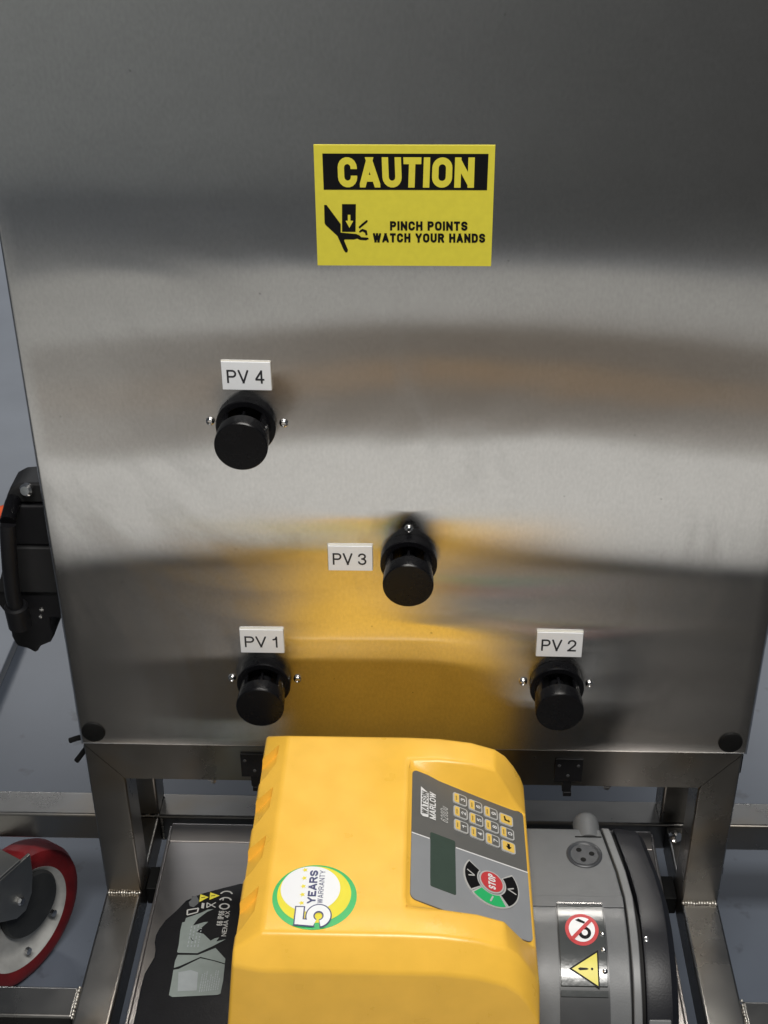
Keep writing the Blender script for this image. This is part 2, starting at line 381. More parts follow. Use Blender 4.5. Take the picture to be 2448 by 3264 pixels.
# ------------------------------------------------------------------ setting: floor, plus strips and walls added for the panel to mirror
FZ = -0.42
def slab(name, x0, x1, y0, y1, z0, z1, mat):
    m = MB(); m.box((x0, y0, z0), (x1, y1, z1)); return m.build(name, mat, smooth=0)
struct(slab('floor', -8, 8, -6, 7, FZ-0.05, FZ, FLOOR))
struct(slab('added_bright_strip', -8, 8, -1.40, -0.96, FZ+0.001, FZ+0.005, BRIGHT_STRIP))  # added floor strip, makes the bright band across the panel
struct(slab('added_pale_strip', -8, 8, -2.24, -1.405, FZ+0.001, FZ+0.005, floor_mat('pale_strip', (0.55, 0.55, 0.54), 0.4)))  # added floor surface giving the panel's upper light band
struct(slab('added_brown_strip', -0.62, 1.15, -1.83, -1.33, FZ+0.006, FZ+0.010, BROWN_STRIP))  # added strip, gives the brown band in the panel
struct(slab('added_tan_strip', -0.30, 0.45, -1.63, -1.50, FZ+0.011, FZ+0.013, plain('tan_strip', (0.30, 0.20, 0.11), 0.5)))  # small added strip, warms the middle of that brown band
struct(slab('added_shade_strip', -2.5, 2.5, -0.945, -0.25, FZ+0.001, FZ+0.005, plain('shade_strip', (0.022, 0.022, 0.022), 0.7, scale=15, var=0.12, spec=0.2)))  # added dark strip standing in for shaded floor, mirrored low in the panel
struct(slab('added_dark_wall', -0.62, 0.30, -2.6, -2.34, FZ, 2.1, DARKW))  # added out of view, darkens the top of the panel
struct(slab('added_black_wall', 0.30, 4.0, -2.6, -2.34, FZ, 2.1, plain('added_wall_black', (0.065, 0.067, 0.070), 0.6, var=0.1, scale=5)))  # added darker section, deepens the reflection towards the upper right
struct(slab('added_grey_wall', -8, 8, -2.9, -2.8, FZ, 2.3, GREYW))  # added pale backdrop for the lighter upper left of the panel

# ------------------------------------------------------------------ control cabinet with stainless front
cab = thing('control_cabinet', 'brushed stainless steel cabinet front carrying four black knobs and a caution sign', 'cabinet', (0.007, 0.07, 0.0))
PX0, PX1, PZ1 = -0.2975, 0.3115, 0.74
def panel_y(x, z):
    """the thin sheet is not quite flat"""
    e = min((x-PX0)/0.05, (PX1-x)/0.05, z/0.05, 1.0); e = max(e, 0.0)
    return e*(0.00050*math.sin(6.1*x+1.3)*math.sin(9.5*z+0.4) + 0.00022*math.sin(15*x-7*z+2.0) + 0.0001*math.sin(23*z+4*x))
m = MB(); NX, NZ = 60, 72; R = 0.0035
cols = [PX0+R+(PX1-PX0-2*R)*i/NX for i in range(NX+1)]; rows = [R+(PZ1-2*R)*j/NZ for j in range(NZ+1)]
idx = {}
def pv(x, y, z): m.v.append((x, y, z)); return len(m.v)-1
arc = [(math.radians(90*k/4)) for k in range(1, 5)]
xs = [(PX0+R-R*math.sin(a), R-R*math.cos(a)) for a in reversed(arc)] + [(c, 0) for c in cols] + [(PX1-R+R*math.sin(a), R-R*math.cos(a)) for a in arc]
xs = [(PX0, 0.02)] + xs + [(PX1, 0.02)]
zs = [(0.0+R-R*math.sin(a), R-R*math.cos(a)) for a in reversed(arc)] + [(r, 0) for r in rows] + [(PZ1-R+R*math.sin(a), R-R*math.cos(a)) for a in arc]
zs = [(0.0, 0.02)] + zs + [(PZ1, 0.02)]
for i, (x, yx) in enumerate(xs):
    for j, (z, yz) in enumerate(zs): idx[i, j] = pv(x, max(yx, yz) + (panel_y(x, z) if yx == 0 and yz == 0 else 0), z)
for i in range(len(xs)-1):
    for j in range(len(zs)-1):
        m.f.append((idx[i, j], idx[i+1, j], idx[i+1, j+1], idx[i, j+1])); m.m.append(0)
m.build('front_sheet', PANEL, cab, smooth=0.9, fix=False)
m = MB(); m.box((PX0+0.001, 0.0205, 0.001), (PX1-0.001, 0.146, PZ1-0.001)); m.build('cabinet_body', TUBE, cab, bevel=0.002)
for x, z in ((-0.2837, 0.0166), (0.2942, 0.0156)):
    m = MB(); m.lathe([(0.0008, -0.0026), (0.009, -0.0024), (0.0106, -0.0016), (0.0110, 0.0), (0.0110, 0.004)], (x, 0, z), (0, 1, 0), 32)
    m.build('blanking_plug', RUBBER, cab)

# ------------------------------------------------------------------ caution sign
cs = MB(); SX0, SX1, SZ0, SZ1 = -0.0636, 0.0635, 0.4682, 0.5572
def sgn(x, y, h=-0.0016):
    t = (y-95)/908.0; xl = 120+30*t; xr = 1490-35*t
    return (SX0+(x-xl)/(xr-xl)*(SX1-SX0), h, SZ1-t*(SZ1-SZ0))
cs.box((SX0, -0.0013, SZ0), (SX1, 0.0004, SZ1))
sign = cs.build('caution_sign', SIGNY)
tag(sign, 'yellow caution sign with a hand pinch pictogram on the steel panel', 'sign')
m = MB(); m.face([sgn(187,155), sgn(1439,155), sgn(1427,420), sgn(197,420)]); m.build('header_bar', INK, sign, fix=False, smooth=0)
m = MB(); text_into(m, 'CAUTION', lambda a, b: sgn(300+a*1036-(8*(1-b) if a > .5 else -8*(1-b)), 402-b*222, -0.0019), aspect=4.85, t=0.225, gap=0.085)
m.build('headline', SIGNY, sign, fix=False, smooth=0)
m = MB()
for body, x0, x1, y0, y1, asp in (('PINCH POINTS', 697, 1280, 725, 656, 8.1), ('WATCH YOUR HANDS', 568, 1412, 817, 748, 11.7)):
    text_into(m, body, lambda a, b: sgn(x0+a*(x1-x0), y0+b*(y1-y0), -0.0017), aspect=asp, t=0.225, gap=0.12)
m.build('warning_text', INK, sign, fix=False, smooth=0)
m = MB()
m.face([sgn(*q) for q in [(200,535),(218,535),(270,605),(325,680),(325,745),(440,755),(465,765),(480,780),(530,783),(538,793),(515,803),(470,800),(450,790),(425,797),(355,797),(350,805),(380,880),(375,897),(362,899),(348,880),(300,770),(210,685),(203,670)]])
m.face([sgn(x, y) for x, y in [(335,528),(440,528),(437,738),(335,738)]])
m.face([sgn(*q) for q in [(460,700),(490,672),(520,648),(530,652),(525,665),(475,707),(468,714)]])
m.face([sgn(*q) for q in [(463,736),(475,722),(490,715),(522,728),(528,760),(514,766),(508,745),(490,734),(468,744)]])
m.face([sgn(q[0], q[1], -0.0019) for q in [(379,608),(398,608),(398,652),(420,654),(391,707),(362,654),(379,652)]], 1)
m.build('pinch_pictogram', [INK, SIGNY], sign, fix=False, smooth=0)

# ------------------------------------------------------------------ tags
def tagplate(no, x0, x1, z0, z1, skew, where):
    m = MB(); m.box((x0, -0.0012, z0), (x1, 0.0006, z1), 1); m.box((x0+0.0003, -0.0024, z0+0.0003), (x1-0.0003, -0.0014, z1-0.0003), 0)
    o = m.build('name_tag', [TAGW, TAGCORE], bevel=0.0003, bseg=1)
    c = ((x0+x1)/2, 0, (z0+z1)/2)
    tag(o, 'white name tag reading PV %d %s' % (no, where), 'tag', 'white valve tags')
    t = MB(); w = x1-x0; h = z1-z0
    text_into(t, 'PV %d' % no, lambda a, b: (x0+w*(0.11+0.75*a), -0.0026, z0+h*(0.255+0.46*b)), aspect=2.52, t=0.13, gap=0.10)
    t.build('lettering', INKG, o, fix=False, smooth=0)
    for v in list(o.data.vertices) + list(o.children[0].data.vertices):      # stuck on a touch askew
        v.co.z += (v.co.x-c[0])*skew
    return o
tagplate(4, -0.1408, -0.1022, 0.3660, 0.3905, -0.012, 'above the topmost knob')
tagplate(3, -0.0635, -0.0260, 0.1985, 0.2235, 0.0, 'left of the middle knob')
tagplate(1, -0.1425, -0.1040, 0.1110, 0.1365, 0.0, 'above the lower left knob')
tagplate(2, 0.1140, 0.1540, 0.1110, 0.1375, -0.010, 'above the lower right knob')

# ------------------------------------------------------------------ valve knobs
def knob(x, z, where, screws, pin_rot=0.0):
    t = thing('valve_knob', 'black cylindrical push knob %s' % where, 'knob', (x, 0, z), 'black valve knobs')
    A = (0, -1, 0); c = (x, 0, z)
    m = MB(); m.lathe([(0.0236, 0.0), (0.0236, 0.0096), (0.0229, 0.0108), (0.0187, 0.0108), (0.0180, 0.0098), (0.0180, 0.001)], c, A, 56, cap0=False, cap1=True)
    m.build('flange', BLACK, t, smooth=0.4)
                                                              # two side walls joining flange and cap, windows at top and bottom
    for a0 in (0.85, 0.85+math.pi):
        aa = [a0 + (math.pi-2*0.85)*k/14 for k in range(15)]
        m = MB()
        for (ro, ri, y0, y1) in ((0.0196, 0.0168, 0.0015, 0.0300),):
            def P(r, h, a): return (x + r*math.sin(a), -h, z + r*math.cos(a))
            rings = [[P(ro, y0, a), P(ro, y1, a), P(ri, y1, a), P(ri, y0, a)] for a in aa]
            m.loft(rings)
        m.build('skirt_wall', BLACK, t)
    m = MB(); m.lathe([(0.006, 0.0012), (0.006, 0.027), (0.009, 0.0295), (0.009, 0.033)], c, A, 24)
    m.build('spindle', BLACKM, t)
    m = MB(); m.box((x-0.0011, -0.022, z+0.0065), (x+0.0011, -0.0115, z+0.0155)); m.build('locking_pin', BLACK, t, bevel=0.0004)
    m = MB(); m.lathe([(0.0190, 0.0268), (0.0199, 0.0270), (0.0204, 0.0276), (0.0207, 0.0392), (0.0204, 0.0405), (0.0197, 0.0412), (0.0006, 0.0413)], c, A, 56)
    m.build('cap', BLACK, t, smooth=0.35)
    for sx, sz in screws:
        q = (x+sx, 0, z+sz)
        m = MB(); m.lathe([(0.0036, -0.001), (0.0036, 0.0003), (0.0034, 0.0013), (0.0027, 0.0023), (0.0018, 0.0028), (0.0017, 0.0017), (0.0002, 0.0016)], q, A, 24)
        m.build('screw', CHROME, t, smooth=0.9)
    return t
SC = 0.0290
knob(-0.1236, 0.3374, 'highest on the steel panel, with a tag above it', [(-SC, 0.0006), (SC, -0.0006)])
knob(0.0040, 0.2105, 'in the middle of the panel, right of its tag', [(0.0, SC)])
knob(-0.1232, 0.0814, 'at lower left, just behind the pump hood', [(-SC, 0), (SC, 0)])
knob(0.1338, 0.0813, 'at lower right, above the grey pumphead', [(-SC, 0.0004), (SC, -0.0006)])

# ------------------------------------------------------------------ cart frame
cart = thing('cart_frame', 'welded square tube stainless steel trolley frame under the cabinet', 'trolley', (0.007, 0.0, FZ))
BT, BB = -0.195, -0.231
def tubebox(name, a, b, mat=TUBE, bev=0.0032):
    m = MB(); m.box(a, b); return m.build(name, mat, cart, bevel=bev, bseg=3)
LXa, LXb, RXa, RXb = -0.2960, -0.2610, 0.2725, 0.3085
def mitred(name, pts):
    m = MB(); m.prism([(x, 0.0028, z) for x, z in pts], (0, 0.036, 0)); o = m.build(name, TUBE, cart, bevel=0.0030, bseg=3)
    o.modifiers['bevel'].limit_method = 'WEIGHT'              # round every edge except those welded at the mitre
    w = o.data.attributes.new('bevel_weight_edge', 'FLOAT', 'EDGE')
    onm = lambda v: min(abs((v.co.x-xa) - k*(v.co.z+0.0010)) for xa, k in ((LXa, -(LXb-LXa)/0.0419), (RXb, (RXb-RXa)/0.0419))) < 0.0012 and v.co.z > -0.044
    for e in o.data.edges: w.data[e.index].value = 0.0 if all(onm(o.data.vertices[i]) for i in e.vertices) else 1.0
    return o
mitred('top_rail', [(LXa+0.0004, -0.0006), (RXb-0.0004, -0.0006), (RXa+0.0004, -0.0425), (LXb-0.0004, -0.0425)])
mitred('leg', [(LXa, -0.0010), (LXb-0.0006, -0.0429), (LXb, -0.0450), (LXb, BT+0.0005), (LXa, BT+0.0005)])
mitred('leg', [(RXb, -0.0010), (RXa+0.0006, -0.0429), (RXa, -0.0450), (RXa, BT+0.0005), (RXb, BT+0.0005)])
tubebox('leg', (LXa+0.004, 0.1105, BT+0.0005), (LXb-0.001, 0.1455, -0.0006))
tubebox('leg', (RXa-0.006, 0.1105, BT+0.0005), (RXb-0.009, 0.1455, -0.0006))
tubebox('rear_crossbar', (-0.60, 0.1100, BB), (0.60, 0.1460, BT))
tubebox('base_tube', (LXa-0.001, -0.62, BB), (LXb-0.001, 0.1096, BT))
tubebox('base_tube', (RXa+0.001, -0.62, BB), (RXb+0.001, 0.1096, BT))
tubebox('front_outrigger', (-0.60, -0.1450, BB), (LXa-0.0014, -0.1110, BT-0.0004))
tubebox('front_outrigger', (RXb+0.0014, -0.1450, BB), (0.60, -0.1110, BT-0.0004))
def bead(name, a, b, n, r):
    a = Vector(a); b = Vector(b); m = MB()
    for k in range(n):
        p = a.lerp(b, (k+0.5)/n) + Vector((0, random.uniform(-.3, .3)*r, random.uniform(-.2, .2)*r)); rr = r*random.uniform(0.8, 1.15)
        for lat in [0]:
            prof = [(rr*0.15, -rr), (rr*0.75, -rr*0.65), (rr, 0), (rr*0.75, rr*0.65), (rr*0.15, rr)]
            m.lathe(prof, p, (b-a), 8)
    return m.build(name, WELD, cart, smooth=1.2, fix=False)
bead('weld_bead', (LXa+0.001, 0.0020, BT+0.001), (LXb-0.001, 0.0020, BT+0.001), 13, 0.0019)
bead('weld_bead', (RXa+0.001, 0.0020, BT+0.001), (RXb-0.001, 0.0020, BT+0.001), 13, 0.0021)
bead('weld_bead', (LXa-0.002, -0.146, BT-0.002), (LXa-0.002, -0.110, BT-0.001), 10, 0.0018)
bead('weld_bead', (RXb+0.002, -0.146, BT-0.002), (RXb+0.002, -0.110, BT-0.001), 10, 0.0018)
bead('weld_bead', (LXb+0.001, 0.109, BT-0.002), (LXb+0.001, 0.109, BB+0.003), 9, 0.0016)
bead('weld_bead', (LXa+0.004, 0.1095, BT+0.001), (LXb-0.001, 0.1095, BT+0.001), 12, 0.0015)
# black latch plates on the rail with a stub hanging below, and the bolts under the rail
for x0, x1 in ((-0.1510, -0.1255), (0.1385, 0.1640)):
    m = MB(); m.box((x0, 0.0004, -0.0358), (x1, 0.0029, -0.0082)); pl = m.build('latch_plate', BLACKM, cart, bevel=0.0005)
    m = MB(); xc = x0+0.0125
    m.box((xc-0.0042, 0.0012, -0.0485), (xc+0.0042, 0.0085, -0.0360)); m.box((xc-0.0030, 0.0000, -0.0535), (xc+0.0046, 0.0070, -0.0485))
    m.build('latch_tongue', BLACKM, cart, bevel=0.0006)
    for dx, dz in ((0.004, -0.012), (0.0215, -0.012), (0.0125, -0.024)):
        m = MB(); m.lathe([(0.0016, 0), (0.0014, 0.0008), (0.0002, 0.0010)], (x0+dx, 0.0004, dz-0.004), (0, -1, 0), 12); m.build('rivet', DGREY, cart)
for x in (-0.1805, 0.1897):
    m = MB(); m.lathe([(0.0066, 0), (0.0066, 0.0045), (0.0055, 0.006), (0.0030, 0.0062), (0.0030, 0.011), (0.0003, 0.0112)], (x, 0.012, -0.0424), (0, 0, -1), 6)
    m.build('rail_bolt', CHROME, cart, smooth=0.4)
m = MB(); m.lathe([(0.0066, 0.0), (0.0066, 0.004), (0.004, 0.0052), (0.0003, 0.0054)], (0.2800, 0.0905, -0.1945), (0, -0.3, 1), 16); m.build('frame_bolt', CHROME, cart)
m = MB(); m.box((-0.2615, 0.020, BB+0.002), (-0.2495, 0.050, -0.207)); m.build('shade_block', RUBBER, cart, bevel=0.001)  # black block in place of the shaded gap beside the tray
m = MB(); m.box((0.2560, 0.020, BB+0.002), (0.2730, 0.050, -0.207)); m.build('shade_block', RUBBER, cart, bevel=0.001)  # same stand-in for the dark gap on the right
# cable ties poking out at the left corner, rubber plugs on the right leg
m = MB(); m.tube([(-0.2985, 0.024, -0.0100), (-0.3070, 0.022, -0.0108), (-0.3145, 0.021, -0.0132)], 0.0026, 8); m.build('cable_tie', RUBBER, cart)
m = MB(); m.tube([(-0.2975, 0.020, -0.0060), (-0.2990, 0.019, -0.0200), (-0.3040, 0.018, -0.0270), (-0.3095, 0.017, -0.0345)], 0.0026, 8); m.build('cable_tie', RUBBER, cart)
for z0, z1, d in ((-0.034, -0.012, 0.0028), (-0.052, -0.036, 0.0016), (-0.166, -0.157, 0.0022), (-0.148, -0.144, 0.0014)):
    m = MB(); m.box((RXb+0.0002, 0.014, z0), (RXb+d+0.0012, 0.024, z1)); m.build('rubber_clip', RUBBER, cart, bevel=0.0006)

# castor under the left end of the rear crossbar
def castor(cx, cy, cz, yaw):
    n = Vector((math.sin(yaw), -math.cos(yaw), 0)); h = Vector((math.cos(yaw), math.sin(yaw), 0)); c = Vector((cx, cy, cz))
    cst = bpy.data.objects.new('castor', None); cst.empty_display_size = 0.02; COL.objects.link(cst); cst.location = (cx, cy, FZ)
    attach2(cst, cart)
    cst['label'] = 'swivel castor with red tyre and white rim'
    def part(name, mb, mat, **k):
        o = mb.build(name, mat, None, **k); o.parent = cst; o.matrix_parent_inverse = Matrix.Translation((cx, cy, FZ)).inverted(); return o
    m = MB(); m.lathe([(0.061, -0.016), (0.072, -0.019), (0.081, -0.016), (0.085, -0.008), (0.085, 0.008), (0.081, 0.016), (0.072, 0.019), (0.061, 0.016)], c, n, 64, cap0=False, cap1=False)
    part('tyre', m, REDW)
    m = MB(); m.lathe([(0.0620, -0.0165), (0.0620, 0.0165), (0.0590, 0.0150), (0.0500, 0.0080), (0.0400, 0.0070), (0.0300, 0.0100), (0.0100, 0.0110)], c, n, 64, cap0=False)
    part('rim', m, RIMW)
    m = MB(); m.lathe([(0.0400, 0.006), (0.0400, 0.015), (0.0375, 0.018), (0.012, 0.0195), (0.0004, 0.0195)], c + h*0.010 + Vector((0, 0, 0.014)), n, 48, cap0=False)
    part('hub_cap', m, HUBD)
    up = Vector((0, 0, 1)); O = c + n*0.026 + h*0.020
    def Q(a, b, d=0.0): return tuple(O + h*a + up*b + n*d)
    for side in (0, 1):
        off = 0.0 if side == 0 else -0.052
        m = MB(); m.prism([Q(-0.098, 0.098, off), Q(-0.008, 0.098, off), Q(-0.010, 0.070, off), Q(-0.016, 0.046, off), Q(-0.028, 0.030, off), Q(-0.042, 0.030, off), Q(-0.065, 0.046, off), Q(-0.098, 0.070, off)], n*0.004)
        part('fork', m, FORKM, bevel=0.0012)
    m = MB(); m.prism([Q(-0.098, 0.098, -0.052), Q(-0.022, 0.098, -0.052), Q(-0.022, 0.098, 0.004), Q(-0.098, 0.098, 0.004)], (0, 0, 0.004)); part('fork_bridge', m, FORKM, bevel=0.001)
    m = MB(); m.lathe([(0.024, 0), (0.024, FZ*0+ (BB-0.0005) - (cz+0.102))], tuple(c + h*-0.060 + up*0.102), (0, 0, 1), 24); part('swivel_stem', m, FORKM)
    for a, b, r in ((-0.034, 0.052, 0.0055), ):
        m = MB(); m.lathe([(r, 0.003), (r, 0.007), (r*0.7, 0.009), (0.0004, 0.0092)], Q(a, b), n, 6); part('fork_bolt', m, CHROME, smooth=0.4)
    for a in (-0.55, -1.75):
        m = MB(); m.lathe([(0.0040, 0), (0.0040, 0.004), (0.0004, 0.0046)], tuple(c + n*0.016 + (h*math.cos(a) + up*math.sin(a))*0.0425), n, 10); part('rim_screw', m, CHROME)
def attach2(o, parent):
    o.parent = parent; o.matrix_parent_inverse = Matrix.Translation(parent.location).inverted()
castor(-0.434, 0.098, -0.335, math.radians(60))

# ------------------------------------------------------------------ tray under the pump
TZ = -0.2005
tr = thing('drip_tray', 'flat stainless tray lying between the trolley base tubes', 'tray', (0.005, -0.15, TZ))
m = MB(); m.box((-0.2465, -0.60, TZ-0.0025), (0.2560, 0.0790, TZ)); m.build('tray_floor', TRAYM, tr, bevel=0.0008)
m = MB()
m.loft([[(x, 0.0792, TZ-0.002), (x, 0.0792, TZ+0.0002), (x, 0.0990, TZ+0.006), (x, 0.1010, TZ+0.005), (x, 0.1010, TZ+0.003), (x, 0.082, TZ-0.0025)] for x in (-0.2465, 0.2560)])
m.build('tray_back_lip', TRAYM, tr, bevel=0.0008)
for x0, x1 in ((-0.2492, -0.2467), (0.2562, 0.2587)):
    m = MB(); m.box((x0, -0.60, TZ-0.014), (x1, 0.100, TZ+0.0022)); m.build('tray_side_lip', TRAYM, tr, bevel=0.0007)

# ------------------------------------------------------------------ pump
pump = thing('peristaltic_pump', 'yellow peristaltic pump with grey keypad and grey pumphead on the tray', 'pump', (0.0, -0.175, TZ))
T = 0.0735
def ring(x, zt, zk, yf=-0.067, yb=-0.0525, zb=0.0605, y3=-0.092, y4=-0.104, y7=-0.278, y8=-0.2945, z8=0.0520, z3=None, bot=TZ+0.004):
    c = -0.1725; y6 = 2*c-y3; y5 = 2*c-y4
    z3 = zt if z3 is None else z3
    zb = min(zb, zt-0.0135) if x > -0.1 else zb; z8 = min(z8, zt-0.0200) if x > -0.1 else z8
    return [(x, -0.0470, bot), (x, yb, zb), (x, yf, zt), (x, y3, z3), (x, y4, zk), (x, y5, zk), (x, y6, z3), (x, y7, zt), (x, y8, z8), (x, -0.3130, bot)]
st = [ring(-0.1175, 0.0610, 0.0610, yf=-0.0540, yb=-0.0495, zb=0.0570, y7=-0.2840, y8=-0.2915, z8=0.0535),
      ring(-0.0965, T, T),
      ring(0.0045, T, T),
      ring(0.0080, T-0.0001, 0.0690, y4=-0.0995),
      ring(0.0310, 0.0726, 0.0567), ring(0.0580, 0.0687, 0.0432), ring(0.0780, 0.0618, 0.0332),
      ring(0.0870, 0.0545, 0.0287, y3=-0.0950, z3=0.0465), ring(0.0945, 0.0435, 0.0249, y3=-0.0985, z3=0.0330),
      ring(0.1010, 0.0310, 0.0217, y3=-0.1015, z3=0.0235), ring(0.1045, 0.0205, 0.0197, y3=-0.103, z3=0.0200)]
st[0] = [(x-0.026 if k in (0, 9) else x, y, z) for k, (x, y, z) in enumerate(st[0])]   # the side flares towards the base
m = MB(); m.loft(st)
hood = m.build('hood', YEL, None, smooth=0.35)
bv = hood.modifiers.new('bevel', 'BEVEL'); bv.width = 0.0027; bv.segments = 4; bv.use_clamp_overlap = False; bv.limit_method = 'ANGLE'; bv.angle_limit = math.radians(17); bv.harden_normals = False
# vent scoops cut into the left bevel
d_s = Vector((-0.0210, 0, -0.0125)); nrm = Vector((-0.0125, 0, 0.0210)).normalized(); base = Vector((-0.0965, 0, T))
cut = MB()
for ya, yb in ((-0.0745, -0.0985), (-0.1255, -0.1495), (-0.1795, -0.2035), (-0.2320, -0.2565)):
    def C(s, y, h): return tuple(base + d_s*s + nrm*h + Vector((0, y, 0)))
    poly = [(0.34, ya+0.001), (0.38, yb+0.002), (0.74, yb-0.010), (1.9, yb-0.030), (1.9, ya-0.012), (0.78, ya-0.0050)]
    cut.loft([[C(s, y, -0.0026-0.0058*s) for s, y in poly], [C(s, y, 0.02) for s, y in poly]])
co = cut.build('vent_cutter', YEL, None, smooth=0)
bo = hood.modifiers.new('vents', 'BOOLEAN'); bo.operation = 'DIFFERENCE'; bo.object = co; bo.solver = 'EXACT'
bpy.context.view_layer.update()
hm = bpy.data.meshes.new_from_object(hood.evaluated_get(bpy.context.evaluated_depsgraph_get()))
hood.modifiers.clear(); hood.data = hm; bpy.data.objects.remove(co)
hm.polygons.foreach_set('use_smooth', [True]*len(hm.polygons)); hm.set_sharp_from_angle(angle=math.radians(24))
attach(hood, pump)

# warranty sticker on the hood
def disc(mb, cx, cy, r, z, mi, n=64): mb.face([(cx+r*math.cos(2*math.pi*k/n), cy+r*math.sin(2*math.pi*k/n), z) for k in range(n)], mi)
KX, KY, KR = -0.0610, -0.2445, 0.0310
m = MB(); m.prism([(KX+KR*math.cos(2*math.pi*k/64), KY+KR*math.sin(2*math.pi*k/64), T-0.0003) for k in range(64)], (0, 0, 0.0006), 0)
disc(m, KX-0.015*KR, KY+0.07*KR, 0.878*KR, T+0.0005, 1); disc(m, KX-0.115*KR, KY+0.235*KR, 0.709*KR, T+0.0007, 2)
for k in range(5):
    cx = KX-0.29*KR; cy = KY+(-0.22+0.26*k)*KR
    m.face([(cx+(0.075 if j % 2 == 0 else 0.033)*KR*math.cos(math.pi+j*math.pi/5), cy+(0.075 if j % 2 == 0 else 0.033)*KR*math.sin(math.pi+j*math.pi/5), T+0.0009) for j in range(10)], 1)
def stk(x_top, x_bot, y0, y1, z): return lambda a, b: (KX+KR*(x_bot+(x_top-x_bot)*b), KY+KR*(y0+(y1-y0)*a), z)
text_into(m, 'YEARS', stk(-0.165, 0.035, -0.23, 0.81, T+0.0009), 3, aspect=5.2, t=0.24, gap=0.14)
text_into(m, 'WARRANTY', stk(0.075, 0.205, -0.22, 0.81, T+0.0009), 3, aspect=7.9, t=0.13, gap=0.22)
def five(z, grow, mi):                                       # the big outlined numeral, drawn as bar, stem and bowl
    def L5(px, py, dz=0.0): return (KX+KR*(px-802)/652, KY-KR*(py-682)/508, z+dz)
    g = grow
    m.face([L5(540-g, 862-g), L5(655+g, 862-g), L5(655+g, 1125+g), L5(540-g, 1125+g)], mi)
    m.face([L5(600, 1045-g, .00003), L5(820+g, 1062-g, .00003), L5(825+g, 1142+g, .00003), L5(600, 1128+g, .00003)], mi)
    n = 40; a0, a1 = math.radians(112 + g*0.10), math.radians(436 + g*0.22)
    for k in range(n):
        q = [a0+(a1-a0)*k/n, a0+(a1-a0)*(k+1)/n]
        m.face([L5(892+(182+g)*math.cos(t), 990+(165+g)*math.sin(t), .00006) if o else L5(892+(78-g)*math.cos(t), 990+(72-g)*math.sin(t), .00006) for o, t in ((1, q[0]), (1, q[1]), (0, q[1]), (0, q[0]))], mi)
five(T+0.0009, 20, 3); five(T+0.0012, 0, 2)
wst = m.build('warranty_sticker', [STG, STY, STW, NAVY], pump, fix=False, smooth=0)
wst['label'] = 'round green, yellow and white warranty sticker'

# keypad on the sloping front
ca, sa = 2/math.sqrt(5), 1/math.sqrt(5)
def KP(u, v, h=0.0): return (0.008+u*ca+h*sa, v, 0.068-u*sa+h*ca)
def rounded(u0, u1, v0, v1, r, n=5):
    pts = []
    for (cu, cv, a) in ((u1-r, v1-r, 0), (u0+r, v1-r, 90), (u0+r, v0+r, 180), (u1-r, v0+r, 270)):
        for k in range(n+1):
            t = math.radians(a+90*k/n); pts.append((cu+r*math.cos(t), cv+r*math.sin(t)))
    return pts
m = MB()
VD = lambda u: -0.1732 + 0.0044*u/0.106
outl = rounded(0.0004, 0.1040, -0.2395, -0.1010, 0.005)
m.prism([KP(u, v, 0.0006) for u, v in outl], Vector(KP(0, 0, 0.0010))-Vector(KP(0, 0, 0.0)), 0)
low = [q for q in outl if q[1] < -0.18]
m.face([KP(u, v, 0.0018) for u, v in [(0.0004, VD(0)), ] + [q for q in outl if q[1] < -0.18 and q[0] < 0.05] + [q for q in outl if q[1] < -0.18 and q[0] >= 0.05] + [(0.1040, VD(0.104))]], 1)
m.face([KP(u, v, 0.0020) for u, v in [(0.0004, VD(0)-0.0006), (0.0162, VD(.016)-0.0006), (0.0162, VD(.016)+0.0006), (0.0004, VD(0)+0.0006)]], 2)
m.face([KP(u, v, 0.0020) for u, v in [(0.0392, VD(.039)-0.0006), (0.1040, VD(.104)-0.0006), (0.1040, VD(.104)+0.0006), (0.0392, VD(.039)+0.0006)]], 2)
# brand name plate and model number, printed
def kt(u_top, u_bot, v0, v1, h=0.0022, sl=0.0): return lambda a, b: KP(u_bot+(u_top-u_bot)*b, v0+(v1-v0)*a + sl*b, h)
m.face([KP(u, v, 0.0020) for u, v in [(0.0080, -0.1490), (0.0100, -0.1510), (0.0150, -0.1500), (0.0150, -0.1225), (0.0080, -0.1180)]], 2)
text_into(m, 'WATSON', kt(0.0088, 0.0143, -0.1480, -0.1225, 0.0022), 0, aspect=4.6, t=0.19, gap=0.1)
text_into(m, 'MARLOW', kt(0.0158, 0.0215, -0.1505, -0.1205, 0.0022), 2, aspect=5.2, t=0.19, gap=0.1)
text_into(m, '620Du', kt(0.0258, 0.0325, -0.1490, -0.1320, 0.0022, 0.0015), 3, aspect=2.5, t=0.11, gap=0.12)
pad = m.build('keypad', [PADD, PADL, LINEW, LINEG], pump, fix=False, smooth=0)
m = MB(); m.prism([KP(u, v, 0.0012) for u, v in rounded(0.0168, 0.0388, -0.2210, -0.1650, 0.0014, 3)], Vector(KP(0, 0, 0.0010))-Vector(KP(0, 0, 0.0)))
m.build('display_screen', LCD, pad, bevel=0.0003)
keys = [['3', '6', '9', 'U'], ['2', '5', '8', '0'], ['1', '4', '7', 'E']]
